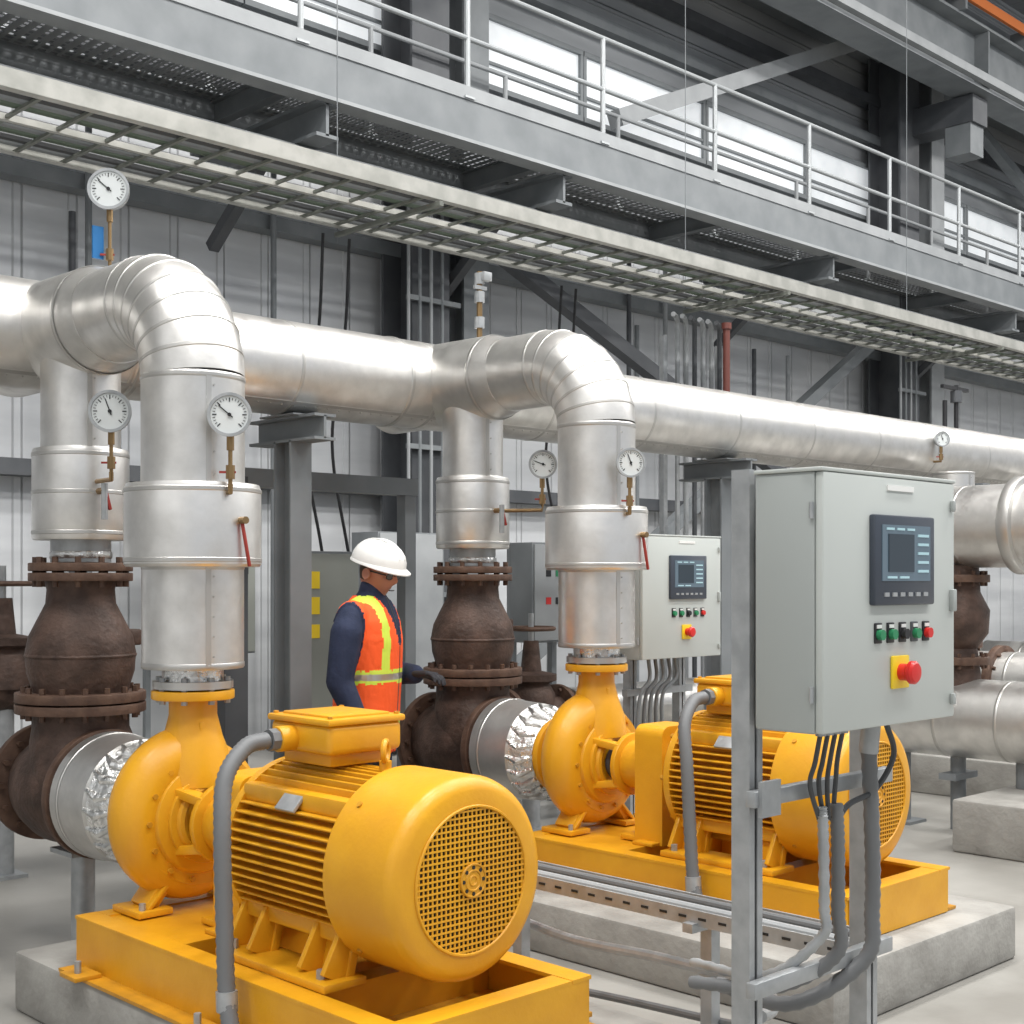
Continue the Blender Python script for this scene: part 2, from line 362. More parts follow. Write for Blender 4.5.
def riser(x):
    y=5.43
    g=group('insulated_suction_riser',(x,y,1.7))
    b=B('riser_jacket',g)
    jacket(b,(x,y,2.2),(x,y,2.62),.165,step=.4)
    b.lathe((x,y,1.82),(0,0,1),[(0,.13),(0,.195),(.01,.2),(.37,.2),(.385,.195),(.385,.165)],ALU,seg=48)
    for z in (1.85,2.02,2.18): b.band((x,y,z),(0,0,1),.2,.02)
    b.cyl((x,y,1.726),(x,y,1.82),.125,STEEL,seg=40)
    b.band((x,y,1.757),(0,0,1),.128,.03,FOIL)
    b.done()
    b=B('drain_valve',g); b.cyl((x-.02,y-.19,2.02),(x-.02,y-.25,2.02),.014,BRASS,seg=10); b.bar((x-.02,y-.25,2.04),(x+.0,y-.26,1.94),.014,.014,REDL,.004); b.cyl((x-.02,y-.25,2.05),(x-.02,y-.25,1.9),.014,STEEL,seg=10); b.done()
    g=group('check_valve',(x,y,.3))
    b=B('valve_body',g)
    b.flange((x,y,1.705),(0,0,1),.215,.035,RUSTF,12); b.flange((x,y,1.663),(0,0,1),.215,.035,RUSTF,12)
    b.lathe((x,y,1.14),(0,0,1),[(0,.19),(.05,.2),(.12,.222),(.2,.228),(.27,.215),(.35,.175),(.41,.145),(.47,.14),(.51,.15)],RUST,seg=48)
    b.ring((x,y,1.33),(0,0,1),.222,.010,RUST,seg=48)
    b.box((x+.2,y-.02,1.4),(.12,.07,.07),RUST,.01)
    b.flange((x,y,1.155),(0,0,1),.27,.04,RUSTF,16); b.flange((x,y,1.108),(0,0,1),.27,.04,RUSTF,16)
    b.done()
    b=B('elbow_casting',g)
    pts=[(x,y,1.10),(x,y,1.02)]+[(x,y-.22+.22*math.cos(t),1.02-.26*math.sin(t)) for t in [math.pi/2*k/10 for k in range(1,11)]]
    b.sweep(pts,[.2,.2]+[.205+.02*math.sin(math.pi*k/10) for k in range(1,11)],RUST,seg=40)
    b.lathe((x,y-.2,.76),(0,1,0),[(0,.2),(.15,.235),(.3,.245),(.42,.22),(.5,.19)],RUST,seg=40)
    b.flange((x,y+.32,.76),(0,1,0),.26,.04,RUSTF,14)
    b.flange((x,5.215,.76),(0,1,0),.27,.04,RUSTF,14)
    b.done()
    g2=group('pipe_support_stand',(x,y,0))
    b=B('stand_leg',g2); b.cyl((x,y-.02,.03),(x,y-.02,.51),.05,STEEL,seg=20); b.box((x,y-.02,.012),(.22,.22,.024),STEEL,.003); b.box((x,y-.02,.50),(.2,.2,.02),STEEL)
    b.bolts((x,y-.02,.03),(0,0,1),.12,4,.012,.03,STEEL,.5); b.done()
    g3=group('insulated_suction_reducer',(x,4.9,.76))
    b=B('reducer_jacket',g3)
    b.lathe((x,4.79,.76),(0,1,0),[(0,.15),(.0,.185),(.03,.20),(.08,.23),(.12,.24),(.13,.25),(.385,.262),(.386,.2)],ALU,seg=56,mats=[FOIL,FOIL,FOIL,FOIL,BAND,ALU,ALU])
    for k in range(20):
        t=2*math.pi*k/20; b.sweep([(x+.19*math.cos(t),4.795,.76+.19*math.sin(t)),(x+.225*math.cos(t+.1),4.86,.76+.225*math.sin(t+.1)),(x+.243*math.cos(t),4.92,.76+.243*math.sin(t))],[.012,.02,.01],FOIL,seg=8)
    b.band((x,5.12,.76),(0,1,0),.261,.02)
    b.done()
for dx in (0,DX): discharge(X1+dx); riser(X1+dx)
def tsupport(x):
    g=group('header_support_post',(x,HY,0))
    b=B('post',g); b.ibeam((x,HY,0),(x,HY,2.36),.13,.15,.014,GREY,up=(0,1,0)); b.box((x,HY,.01),(.3,.3,.02),GREY)
    b.ibeam((x,HY-.28,2.415),(x,HY+.3,2.415),.13,.13,.014,GREY); b.box((x,HY,2.484),(.2,.3,.008),GREY); b.done()
for x in (4.02,7.6,11.0,15): tsupport(x)
b=B('steel_strut_post'); b.bar((3.93,6.2,0),(3.93,6.2,2.2),.14,.14,DGREY,up=(0,1,0)); b.bar((3.93,6.2,2.2),(5.2,6.2,2.2),.1,.1,GREY); b.box((3.93,6.2,.01),(.22,.22,.02),DGREY); b.bar((5.15,6.2,0),(5.15,6.2,2.16),.08,.08,GREY,up=(0,1,0)); b.done()
# ------------------------------------------------------------ gauges
def gauge(p,r,foot,name='pressure_gauge',n=(-.62,-.78,0),tag=False,knee=None):
    p=V(p);n=V(n).normalized();a,u,v=fr(n)
    g=group(name,p)
    b=B('gauge_case',g)
    b.lathe(p-n*.035,n,[(0,r*.8),(.005,r*.95),(.035,r),(.05,r*1.04),(.06,r*1.04),(.06,r*.9),(.052,r*.88)],STEEL,seg=40)
    b.cyl(p+n*.014,p+n*.019,r*.89,DIAL,seg=40)
    up=V((0,0,1));rt=up.cross(n).normalized()
    for k in range(25):
        t=math.radians(-135+270*k/24);d=rt*math.sin(t)+up*math.cos(t)
        b.bar(p+n*.0205+d*r*(.68 if k%4 else .6),p+n*.0205+d*r*.8,.0022 if k%4 else .004,.001,BLACK,up=n)
    t=math.radians(random.choice((-50,-20,-70)));d=rt*math.sin(t)+up*math.cos(t)
    b.bar(p+n*.022-d*r*.2,p+n*.022+d*r*.66,.004,.002,BLACK,up=n); b.cyl(p+n*.019,p+n*.026,r*.09,BLACK,seg=12)
    b.done()
    b=B('gauge_stem',g)
    f=V(foot)
    q=p-n*.01-up*r
    b.cyl(q+up*.01,q-up*.05,.014,BRASS,seg=8)
    k2=V(knee) if knee else V((q.x,q.y,f.z))
    b.sweep(bez([q-up*.04,(q-up*.04+k2)/2,k2+up*.03],5) ,.008,BRASS,seg=8)
    b.sweep([k2+up*.03,k2,f],.010,BRASS,seg=8)
    m_=(q-up*.04)*.45+k2*.55; b.cyl(m_-up*.025,m_+up*.025,.017,BRASS,seg=8); b.bar(m_-rt*.04,m_+rt*.02,.008,.008,REDL)
    if tag: b.box(q-up*.14+rt*(-.05),(.05,.01,.14),BLUE)
    b.done()
gauge((2.81,5.38,3.33),.085,(2.81,5.38,2.93),tag=True)
gauge((2.66,5.08,2.335),.083,(2.68,5.27,2.06))
gauge((2.69,4.24,2.25),.077,(2.70,4.30,1.97))
gauge((2.64+DX+.17,5.00,2.26),.073,(2.70+DX,5.27,2.02))
gauge((4.91,4.24,2.21),.068,(4.94,4.30,1.97))
gauge((10.2,5.46,2.80),.060,(10.2,5.53,2.62))
b=B('air_release_valve'); x=X1+DX+.05
b.cyl((x,5.43,2.95),(x,5.43,3.34),.016,BRASS,seg=10)
for z in (3.06,3.2,3.30): b.cyl((x,5.43,z-.03),(x,5.43,z+.03),.028,STEEL,seg=8)
b.box((x+.02,5.40,3.31),(.06,.04,.05),LGREY,.005); b.bar((x-.05,5.42,3.25),(x+.04,5.42,3.25),.015,.02,STEEL); b.done()
b=B('air_release_valve'); x=11.0
b.cyl((x,HY,2.96),(x,HY,3.35),.02,BLACK,seg=10); b.cyl((x,HY,3.2),(x,HY,3.3),.05,DGREY,seg=12); b.bar((x-.25,HY,3.32),(x+.2,HY,3.32),.03,.03,BLACK); b.cyl((x-.2,HY,2.96),(x-.2,HY,3.2),.02,BLACK,seg=10); b.done()
# ------------------------------------------------------------ plinths, skids, pumps, motors
def plinth(x0,x1,y0,y1,h):
    b=B('concrete_plinth'); b.box(((x0+x1)/2,(y0+y1)/2,h/2),(x1-x0,y1-y0,h),CONC,.018); return b.done()
PH=.23;ZS=.42;SH=.76
plinth(2.24,3.38,2.69,5.05,PH-.002); plinth(4.24,5.69,2.69,5.05,PH-.002); plinth(7.63,9.1,1.4,4.02,.32)
def pumpset(x,cond=True):
    g=group('pump_base_skid',(x,3.8,PH))
    b=B('channel_frame',g); w=.395;y0,y1=2.85,4.66
    for s_ in(-1,1):
        b.box((x+s_*w,(y0+y1)/2,(PH+ZS)/2),(.012,y1-y0,ZS-PH-.002),YEL)
        b.box((x+s_*(w-.035),(y0+y1)/2,ZS-.006),(.085,y1-y0+.016,.012),YEL)
        b.box((x+s_*(w+.03),(y0+y1)/2,PH+.006),(.09,y1-y0,.012),YELD)
    for y in (y0,y1,3.3,4.05):
        b.box((x,y,(PH+ZS)/2-.004),(2*w-.02,.014,ZS-PH-.012),YEL); b.box((x,y+(.035 if y<4.5 else -.035),ZS-.0065),(2*w-.16,.085,.011),YEL)
    b.box((x,4.36,ZS-.012),(2*w-.16,.54,.012),YEL)
    b.box((x,3.6,PH+.05),(2*w-.04,1.4,.01),YELD)
    for s_ in (-1,1):
        for y in (3.0,3.7,4.5):
            b.box((x+s_*(w+.07),y,PH+.02),(.10,.12,.016),YELD,.002); b.cyl((x+s_*(w+.08),y,PH),(x+s_*(w+.08),y,PH+.07),.012,STEEL,seg=6)
    b.done()
    g=group('centrifugal_pump',(x,4.52,ZS))
    b=B('volute_casing',g); yc=4.54
    n=56;pts=[];rr=[]
    for k in range(n+1):
        t=math.radians(70-360*k/n*.98); f=k/n
        mr=.075+.040*f; R=.218+.012*f
        pts.append((x+R*math.cos(t),yc,SH+R*math.sin(t)));rr.append(mr)
    b.sweep(pts,rr,YEL,seg=20)
    b.lathe((x,yc-.125,SH),(0,1,0),[(0,.10),(0,.16),(.012,.20),(.03,.21),(.03,.25),(.05,.255),(.18,.255),(.23,.22),(.26,.15),(.3,.12)],YEL,seg=56)
    b.lathe((x,4.52,SH+.12),(0,0,1),[(0,.15),(.1,.14),(.18,.11),(.26,.090),(.32,.09),(.335,.115)],YEL,seg=36)
    b.bar((x-.02,4.52,SH+.25),(x-.02,4.52,SH+.36),.02,.2,YEL,.004)
    b.cyl((x,4.52,1.20),(x,4.52,1.235),.155,YEL,seg=48,bev=.005); b.cyl((x,4.52,1.242),(x,4.52,1.27),.15,BAND,seg=48)
    b.bolts((x,4.52,1.235),(0,0,1),.13,8,.012,.10,STEEL)
    b.cyl((x,4.75,SH),(x,4.785,SH),.19,YEL,seg=48,bev=.005); b.cyl((x,4.6,SH),(x,4.76,SH),.12,YEL,seg=36)
    b.bolts((x,yc-.095,SH),(0,1,0),.23,14,.011,.03,YELD)
    b.done()
    b=B('casing_feet',g)
    for s_ in(-1,1):
        b.bar((x+s_*.12,yc,SH-.22),(x+s_*.2,yc,ZS+.02),.05,.12,YEL,.006,up=(0,1,0)); b.box((x+s_*.2,yc,ZS+.012),(.14,.2,.024),YEL,.004)
        b.bar((x+s_*.1,yc-.06,SH-.2),(x+s_*.22,yc-.06,ZS+.02),.016,.04,YEL,.004,up=(0,1,0))
        b.cyl((x+s_*.24,yc-.07,ZS),(x+s_*.24,yc-.07,ZS+.05),.012,STEEL,seg=6)
    b.done()
    b=B('bearing_bracket',g)
    b.cyl((x,4.30,SH),(x,4.43,SH),.062,DARK,seg=28); b.cyl((x,4.36,SH),(x,4.385,SH),.085,DGREY,seg=28)
    b.cyl((x,4.12,SH),(x,4.30,SH),.115,YEL,seg=36,bev=.01); b.cyl((x,4.27,SH),(x,4.30,SH),.15,YEL,seg=36,bev=.005)
    for k in range(4):
        t=math.pi/4+math.pi/2*k; dx_=math.cos(t)*.12;dz=math.sin(t)*.12
        b.bar((x+dx_,4.28,SH+dz),(x+dx_*1.25,4.43,SH+dz*1.25),.06,.035,YEL,.006)
    b.cyl((x,4.400,SH),(x,4.425,SH),.165,YEL,seg=40,bev=.004)
    b.ring((x,4.398,SH),(0,1,0),.12,.02,YEL,seg=36)
    b.box((x,4.2,(SH-.09+ZS)/2),(.10,.05,SH-.09-ZS),YEL,.006); b.box((x,4.2,ZS+.012),(.26,.10,.024),YEL,.003)
    b.cyl((x+.02,4.2,SH+.1),(x+.02,4.2,SH+.14),.02,STEEL,seg=8)
    b.done()
    b=B('coupling_guard',g)
    w=.14
    prof=[(-w,ZS),(-w,SH+.10)]+[(-w+.05-.05*math.cos(t),SH+.16+.05*math.sin(t)) for t in [math.pi/2*k/5 for k in range(6)]]+[(w-.05+.05*math.sin(t),SH+.16+.05*math.cos(t)) for t in [math.pi/2*k/5 for k in range(6)]]+[(w,SH+.10),(w,ZS)]
    A=[b.bm.verts.new((x+p[0],3.985,p[1])) for p in prof]; C=[b.bm.verts.new((x+p[0],4.15,p[1])) for p in prof]
    b.mi(YEL)
    for k in range(len(prof)):
        f=b.bm.faces.new((A[k],A[(k+1)%len(prof)],C[(k+1)%len(prof)],C[k]));f.smooth=True
    b.bm.faces.new(A);b.bm.faces.new(C)
    for s_ in(-1,1): b.box((x+s_*(w+.02),4.06,ZS+.008),(.07,.12,.016),YEL,.003)
    b.done()
    g=group('electric_motor',(x,3.45,ZS))
    b=B('stator_frame',g); ya,yb=3.27,3.84
    b.cyl((x,ya-.04,SH),(x,yb,SH),.235,YELD,seg=48)
    R=.288
    off=[(-.215+.0287*k) for k in range(16)]
    for o in off:
        h=math.sqrt(max(0,R*R-o*o)); hi=math.sqrt(max(0,.236**2-o*o))-.02
        if abs(o)<=.19:
            for s_ in(-1,1):
                L=h-hi; b.box((x+s_*(hi+L/2),(ya+yb)/2,SH+o),(L,yb-ya-.02,.0085),YEL,.003,seg=1)
            b.box((x+o,(ya+yb)/2,SH+(hi+L/2)),(.0085,yb-ya-.02,L),YEL,.003,seg=1)
            if abs(o)<.12: b.box((x+o,(ya+yb)/2,SH-(hi+L/2)),(.0085,yb-ya-.02,L),YEL,.003,seg=1)
    for sx in (-1,1):
        for sz in (-1,1):
            b.bar((x+sx*.19,ya,SH+sz*.19),(x+sx*.19,yb,SH+sz*.19),.06,.06,YEL,.012)
    b.box((x-.235,3.55,SH+.185),(.012,.10,.06),STEEL,.002,rot=Matrix.Rotation(.75,3,'Y'))
    b.done()
    b=B('end_shields',g)
    b.lathe((x,yb-.015,SH),(0,1,0),[(0,.2),(0,.288),(.03,.29),(.05,.27),(.08,.2),(.10,.13),(.13,.11),(.14,.05)],YEL,seg=56)
    b.bolts((x,yb+.03,SH),(0,1,0),.255,8,.012,.05,YELD)
    b.cyl((x,ya-.01,SH),(x,ya+.02,SH),.288,YEL,seg=56,bev=.004)
    b.done()
    b=B('fan_cowl',g); yf=2.95; r=.308
    L=ya-yf
    b.lathe((x,ya+.005,SH),(0,-1,0),[(0,r-.012),(0,r),(L-.045,r),(L-.025,r-.006),(L-.010,r-.018),(L,r-.042),(L+.003,.222),(L-.004,.218),(L-.012,.216),(L-.014,.0)],YEL,seg=72,mats=[YEL]*8+[DARK])
    gr=.22; sp=.0172; yy=yf+.003
    k=-12
    while k<=12:
        o=k*sp+.0001
        if abs(o)<gr:
            h=math.sqrt(gr*gr-o*o); b.box((x+o,yy,SH),(.0055,.004,2*h),YEL); b.box((x,yy-.001,SH+o),(2*h,.004,.0055),YEL)
        k+=1
    b.ring((x,yf+.0,SH),(0,1,0),.219,.005,YEL,seg=56,sub=6)
    b.cyl((x,yf-.004,SH),(x,yf+.006,SH),.05,YEL,seg=32); 
    for rr_ in (.048,.03,.014): b.ring((x,yf-.004,SH),(0,1,0),rr_,.0035,YELD,seg=32,sub=6)
    for k in range(8):
        t=2*math.pi*k/8; b.cyl((x+.039*math.cos(t),yf-.006,SH+.039*math.sin(t)),(x+.039*math.cos(t),yf,SH+.039*math.sin(t)),.006,DARK,seg=8)
    for k in range(4):
        t=math.pi/4+k*math.pi/2; b.cyl((x+(r-.01)*math.cos(t),ya-.06,SH+(r-.01)*math.sin(t)),(x+(r+.006)*math.cos(t),ya-.06,SH+(r+.006)*math.sin(t)),.010,YELD,seg=8)
    b.done()
    b=B('motor_feet',g)
    for s_ in(-1,1):
        b.box((x+s_*.24,3.55,ZS+.0145),(.16,.6,.026),YEL,.005)
        for y in (3.30,3.42,3.70,3.82):
            b.bar((x+s_*.17,y,SH-.17),(x+s_*.25,y,ZS+.02),.022,.10,YEL,.004,up=(s_,0,.3))
        b.bar((x+s_*.16,3.36,SH-.15),(x+s_*.2,3.36,ZS+.02),.16,.03,YEL,.004,up=(s_,0,.3)); b.bar((x+s_*.16,3.76,SH-.15),(x+s_*.2,3.76,ZS+.02),.16,.03,YEL,.004,up=(s_,0,.3))
        for y in (3.32,3.80): b.cyl((x+s_*.28,y,ZS+.02),(x+s_*.28,y,ZS+.055),.015,STEEL,seg=6)
    b.done()
    b=B('terminal_box',g)
    b.box((x,3.62,1.075),(.24,.26,.05),YEL,.01); b.box((x,3.62,1.14),(.30,.33,.10),YEL,.022,seg=3); b.box((x,3.62,1.197),(.315,.345,.022),YEL,.008)
    b.box((x,3.62,1.21),(.24,.27,.012),YEL,.005)
    for sx in(-1,1):
        for sy in(-1,1): b.cyl((x+sx*.135,3.62+sy*.15,1.2),(x+sx*.135,3.62+sy*.15,1.216),.009,YELD,seg=6)
    b.cyl((x-.14,3.66,1.135),(x-.21,3.66,1.135),.042,YEL,seg=24,bev=.005); b.cyl((x-.2,3.66,1.135),(x-.24,3.66,1.135),.036,FLEX,seg=8)
    b.cyl((x+.15,3.6,1.135),(x+.18,3.6,1.135),.03,YEL,seg=20)
    b.done()
    b=B('lifting_eye',g); b.cyl((x,3.36,SH+.28),(x,3.36,SH+.315),.02,YEL,seg=16); b.ring((x,3.36,SH+.345),(.6,-.75,0),.032,.010,YEL,seg=24); b.done()
    b=B('flexible_conduit')
    path=bez([(x-.245,3.66,1.135),(x-.33,3.655,1.12),(x-.42,3.63,1.03),(x-.455,3.59,.86),(x-.46,3.57,.6),(x-.465,3.55,.40),(x-.47,3.52,.30),(x-.47,3.50,.25)],14)
    b.sweep(path,[.027+(.0014 if k%2 else -.0014) for k in range(len(path))],FLEX,seg=14)
    b.cyl((x-.465,3.55,.40),(x-.466,3.545,.34),.034,STEEL,seg=8)
    b.done(60)
for dx in(0,DX): pumpset(X1+dx)
# ------------------------------------------------------------ control panels
def cpanel(x0,y0,w,zb,h,dep,posts,name='control_panel'):
    x1=x0+w; g=group(name,((x0+x1)/2,y0+dep/2,0))
    b=B('enclosure',g)
    b.box(((x0+x1)/2,y0+dep/2+.012,zb+h/2),(w,dep-.024,h),PANELS,.008)
    b.box(((x0+x1)/2,y0+.012,zb+h/2),(w-.004,.024,h-.004),PANEL,.006)
    b.box(((x0+x1)/2,y0+dep/2,zb+h+.004),(w+.01,dep,.01),PANEL,.003)
    cx=x0+w*.55
    b.box((x0+w*.55,y0-.002,zb+h*.955),(w*.2,.004,.014),WHITE)
    b.box((x0+w*.965,y0-.006,zb+h*.5),(.02,.016,.06),PANELS,.004); b.box((x0+w*.965,y0-.006,zb+h*.9),(.014,.012,.03),PANELS,.003);b.box((x0+w*.965,y0-.006,zb+h*.08),(.014,.012,.03),PANELS,.003)
    for z in (.15,.85): b.cyl((x0-.004,y0+.03,zb+h*z-.02),(x0-.004,y0+.03,zb+h*z+.02),.006,STEEL,seg=8)
    b.done()
    b=B('hmi_display',g)
    hw,hh=w*.46,h*.36; zc=zb+h*.665
    b.box((cx,y0-.008,zc),(hw,.02,hh),HMI,.006); b.box((cx-.0,y0-.019,zc+hh*.08),(hw*.80,.004,hh*.62),SCREEN)
    b.box((cx-hw*.1,y0-.022,zc+hh*.08),(hw*.42,.003,hh*.42),SCRD)
    for k in range(5): b.box((cx+hw*.27,y0-.022,zc+hh*(.28-.1*k)),(hw*.18,.003,hh*.03),SCRL)
    for k in range(3): b.box((cx-hw*.28+k*hw*.17,y0-.022,zc+hh*.345),(hw*.12,.003,hh*.025),SCRL)
    for k in range(2): b.box((cx+hw*(-.25+.2*k),y0-.022,zc-hh*.19),(hw*.15,.003,hh*.025),SCRL)
    for k in range(6): b.box((cx-hw*.33+k*hw*.13,y0-.02,zc-hh*.38),(hw*.07,.004,hh*.045),STEEL)
    b.done()
    b=B('push_buttons',g)
    for k,m in enumerate((GREEN,GREEN,BLACK,GREEN,RED)):
        xx=cx-w*.17+k*w*.092; z=zb+h*.375
        b.box((xx,y0-.002,z),(.034,.005,.052),BLACK if k!=3 else DGREY,.002); b.cyl((xx,y0-.003,z-.004),(xx,y0-.018,z-.004),.0135,m,seg=18); b.box((xx,y0-.006,z+.017),(.022,.002,.009),WHITE)
    b.done()
    b=B('emergency_stop',g); z=zb+h*.215;xx=cx-w*.01
    b.box((xx,y0-.004,z),(.085,.008,.085),YPL,.004); b.cyl((xx,y0-.005,z),(xx,y0-.03,z),.022,RED,seg=24); b.lathe((xx,y0-.03,z),(0,-1,0),[(0,.024),(.006,.030),(.016,.030),(.022,.024),(.024,.010)],RED,seg=28)
    b.done()
    return g
g=cpanel(2.80,1.807,.65,1.275,.64,.20,None)
def strut(b,x,y,z0,z1,w=.056):
    b.box((x,y+w/2-.004,(z0+z1)/2),(w-.012,.006,z1-z0),STEEL)
    for s_ in(-1,1):
        b.box((x+s_*(w/2-.003),y,(z0+z1)/2),(.006,w,z1-z0),STEEL); b.box((x+s_*(w/2-.014),y-w/2+.003,(z0+z1)/2),(.016,.006,z1-z0),STEEL)
    z=z0+.1
    while z<z1-.05: b.box((x,y+w/2-.008,z),(.016,.006,.04),DARK); z+=.09
b=B('support_frame',g)
for x in (2.835,3.39):
    strut(b,x,2.055,.02,1.93 if x<3 else 1.6); b.box((x,2.05,.01),(.16,.16,.02),STEEL)
b.box((3.11,2.005,1.10),(.66,.03,.041),STEEL,.003); b.box((3.11,2.005,.62),(.66,.03,.041),STEEL,.003)
b.box((3.11,2.015,1.75),(.50,.02,.04),STEEL)
b.box((2.835,1.985,1.10),(.08,.012,.09),STEEL); b.done()
b=B('panel_cables',g)
for k in range(4):
    xx=2.98+k*.035; b.cyl((xx,1.93,1.28),(xx,1.93,1.25),.014,STEEL,seg=10)
    b.sweep(bez([(xx,1.93,1.26),(xx+.005,1.95,1.18),(xx-.003+.005*k,1.96,1.12),(3.03+.02*k,1.965,1.02)],6),.0065,CBL,seg=8)
b.sweep(bez([(3.30,1.93,1.26),(3.34,1.93,1.17),(3.28,1.95,1.08),(3.16,1.96,1.05),(3.1,1.965,1.0)],8),.008,CBL,seg=8)
b.done()
b=B('rigid_conduits',g)
def flexpath(b,pts,r,m=FLEX):
    p=bez(pts,12); b.sweep(p,[r+(.0014 if k%2 else -.0014) for k in range(len(p))],m,seg=12)
flexpath(b,[(3.10,1.96,1.06),(3.10,1.955,.95),(3.10,1.955,.78),(3.10,1.96,.66),(3.02,2.1,.56),(2.98,2.35,.53)],.018)
flexpath(b,[(3.03,1.96,1.06),(3.03,1.955,1.0),(3.035,1.955,.8),(3.03,1.96,.72),(2.98,2.1,.6),(3.05,2.4,.56)],.014,STEEL)
flexpath(b,[(3.26,1.96,1.2),(3.27,1.955,.95),(3.27,1.955,.75),(3.24,1.96,.62),(3.1,2.1,.50),(3.1,2.35,.50)],.021,FLEX)
b.cyl((3.26,1.95,1.28),(3.26,1.96,1.18),.026,STEEL,seg=12)
b.done(60)
g=cpanel(5.78,4.90,.72,1.20,.70,.2,None)
b=B('support_frame',g)
for x in (5.95,6.4): strut(b,x,5.14,.02,1.8)
b.box((6.17,5.11,1.0),(.6,.04,.04),STEEL)
for k in range(5): b.sweep(bez([(5.95+k*.06,5.0,1.2),(5.96+k*.06,5.0,1.08),(5.9+k*.05,5.02,.98),(5.9+k*.06,5.05,.7)],6),.011,FLEX if k%2 else GREY,seg=8)
b.done()
g=group('low_cable_tray',(3.5,2.9,.0))
b=B('tray',g)
for x in (3.46,3.64):
    b.box((x,2.98,.56),(.008,1.6,.05),STEEL)
    y=2.2
    while y<3.75: b.box((x-.005,y,.56),(.003,.03,.008),DARK); y+=.08
y=2.22
while y<3.75: b.box((3.55,y,.55),(.17,.02,.012),STEEL); y+=.15
for y in (2.72,3.6): b.bar((3.55,y,0),(3.55,y,.53),.045,.045,STEEL,up=(0,1,0)); b.box((3.55,y,.01),(.14,.14,.02),STEEL); b.box((3.55,y,.53),(.24,.04,.03),STEEL)
b.cyl((3.50,2.15,.575),(3.50,3.78,.575),.018,LGREY,seg=10); b.cyl((3.58,2.15,.58),(3.58,3.78,.58),.014,FLEX,seg=10)
b.done()
b=B('floor_conduit')
b.sweep(bez([(3.1,2.2,.44),(3.3,2.3,.40),(3.50,2.5,.38),(3.52,2.9,.38),(3.53,3.3,.36),(3.75,3.9,.3),(3.95,4.2,.12),(4.0,4.3,.02)],8),.018,STEEL,seg=10)
b.sweep(bez([(3.15,2.15,.38),(3.36,2.4,.30),(3.58,2.7,.2),(3.60,3.3,.16),(3.62,3.9,.1),(3.62,4.4,.02)],8),.014,FLEX,seg=10)
b.done()
# ------------------------------------------------------------ background equipment
def cabinet(name,x,y,z0,w,d,h,stand=True,labels=(),m1=None):
    g=group(name,(x,y,0)); b=B('cabinet_body',g); b.box((x,y,z0+h/2),(w,d,h),GREY,.008); b.box((x,y-d/2-.008,z0+h/2),(w-.03,.016,h-.03),m1 or LGREY,.005)
    b.box((x+w*.38,y-d/2-.025,z0+h*.5),(.02,.03,.1),BLACK,.003)
    for (lx,lz,lw,lh,m) in labels: b.box((x+lx,y-d/2-.018,z0+lz),(lw,.004,lh),m)
    b.done()
    if stand:
        b=B('cabinet_legs',g)
        for s_ in(-1,1): b.bar((x+s_*(w/2-.04),y+d/2+.03,0),(x+s_*(w/2-.04),y+d/2+.03,z0+h),.05,.05,GREY,up=(0,1,0))
        b.done()
GREEN_GREY=mat('cabinet_grey',(.24,.25,.225),rough=.5)
cabinet('electrical_enclosure',4.80,6.6,.65,.42,.25,1.17,labels=((-.13,1.0,.07,.10,YPL),(-.13,.85,.07,.10,YPL),(-.13,.70,.07,.08,YPL)),m1=GREEN_GREY)
cabinet('electrical_enclosure',7.05,6.9,1.2,.5,.22,.72,labels=((-.1,.5,.05,.05,BLACK),(.0,.5,.05,.05,GREEN),(.1,.5,.05,.05,WHITE),(-.1,.3,.05,.05,RED),(0,.3,.05,.05,BLACK)))
cabinet('electrical_enclosure',6.3,10.4,1.0,.9,.35,1.5,m1=GREEN_GREY)
cabinet('electrical_enclosure',8.2,10.0,.1,.8,.4,2.0,m1=LGREY,stand=False)
b=B('wall_conduit_bank')
for i in range(6):
    x=8.45+i*.11; b.sweep(bez([(x-.15,6.72,3.74),(x-.03,6.78,3.72),(x,6.8,3.6),(x,6.8,3.2)],5)+[V((x,6.8,.05))],.02,(STEEL,LGREY,DGREY)[i%3],seg=8)
for z in (.8,1.8,3.0): b.box((8.72,6.83,z),(.75,.04,.04),STEEL)
for x in (8.36,9.08): b.bar((x,6.87,0),(x,6.87,3.6),.045,.045,STEEL,up=(0,1,0))
b.done()
b=B('wall_conduit_bank')
for i,(x,y) in enumerate(((5.35,10.9),(5.5,10.9),(3.2,10.9),(12.6,10.9),(12.75,10.9),(13.3,10.9),(15.2,10.9),(7.4,10.9),(16.0,10.9))):
    b.cyl((x,y,.0),(x,y,5.6 if i%2 else 4.8),.03,(DGREY,GREY,LGREY)[i%3],seg=10)
b.done()
b=B('standpipe'); RP=mat('red_brown_pipe',(.13,.035,.025),rough=.5); b.cyl((10.7,8.0,0),(10.7,8.0,4.1),.035,RP,seg=14); b.cyl((10.7,8.0,4.1),(10.7,8.0,4.16),.05,RP,seg=14); b.done()
b=B('cable_drops')
for k,(x,z1) in enumerate(((4.9,1.82),(5.1,1.82),(7.0,1.92),(7.15,1.92))):
    b.sweep(bez([(x,6.69,3.76),(x+.02,6.76,3.2),(x-.05,6.8,2.5),(x+.03,6.74,z1)],8),.010,BLACK,seg=8)
b.done()
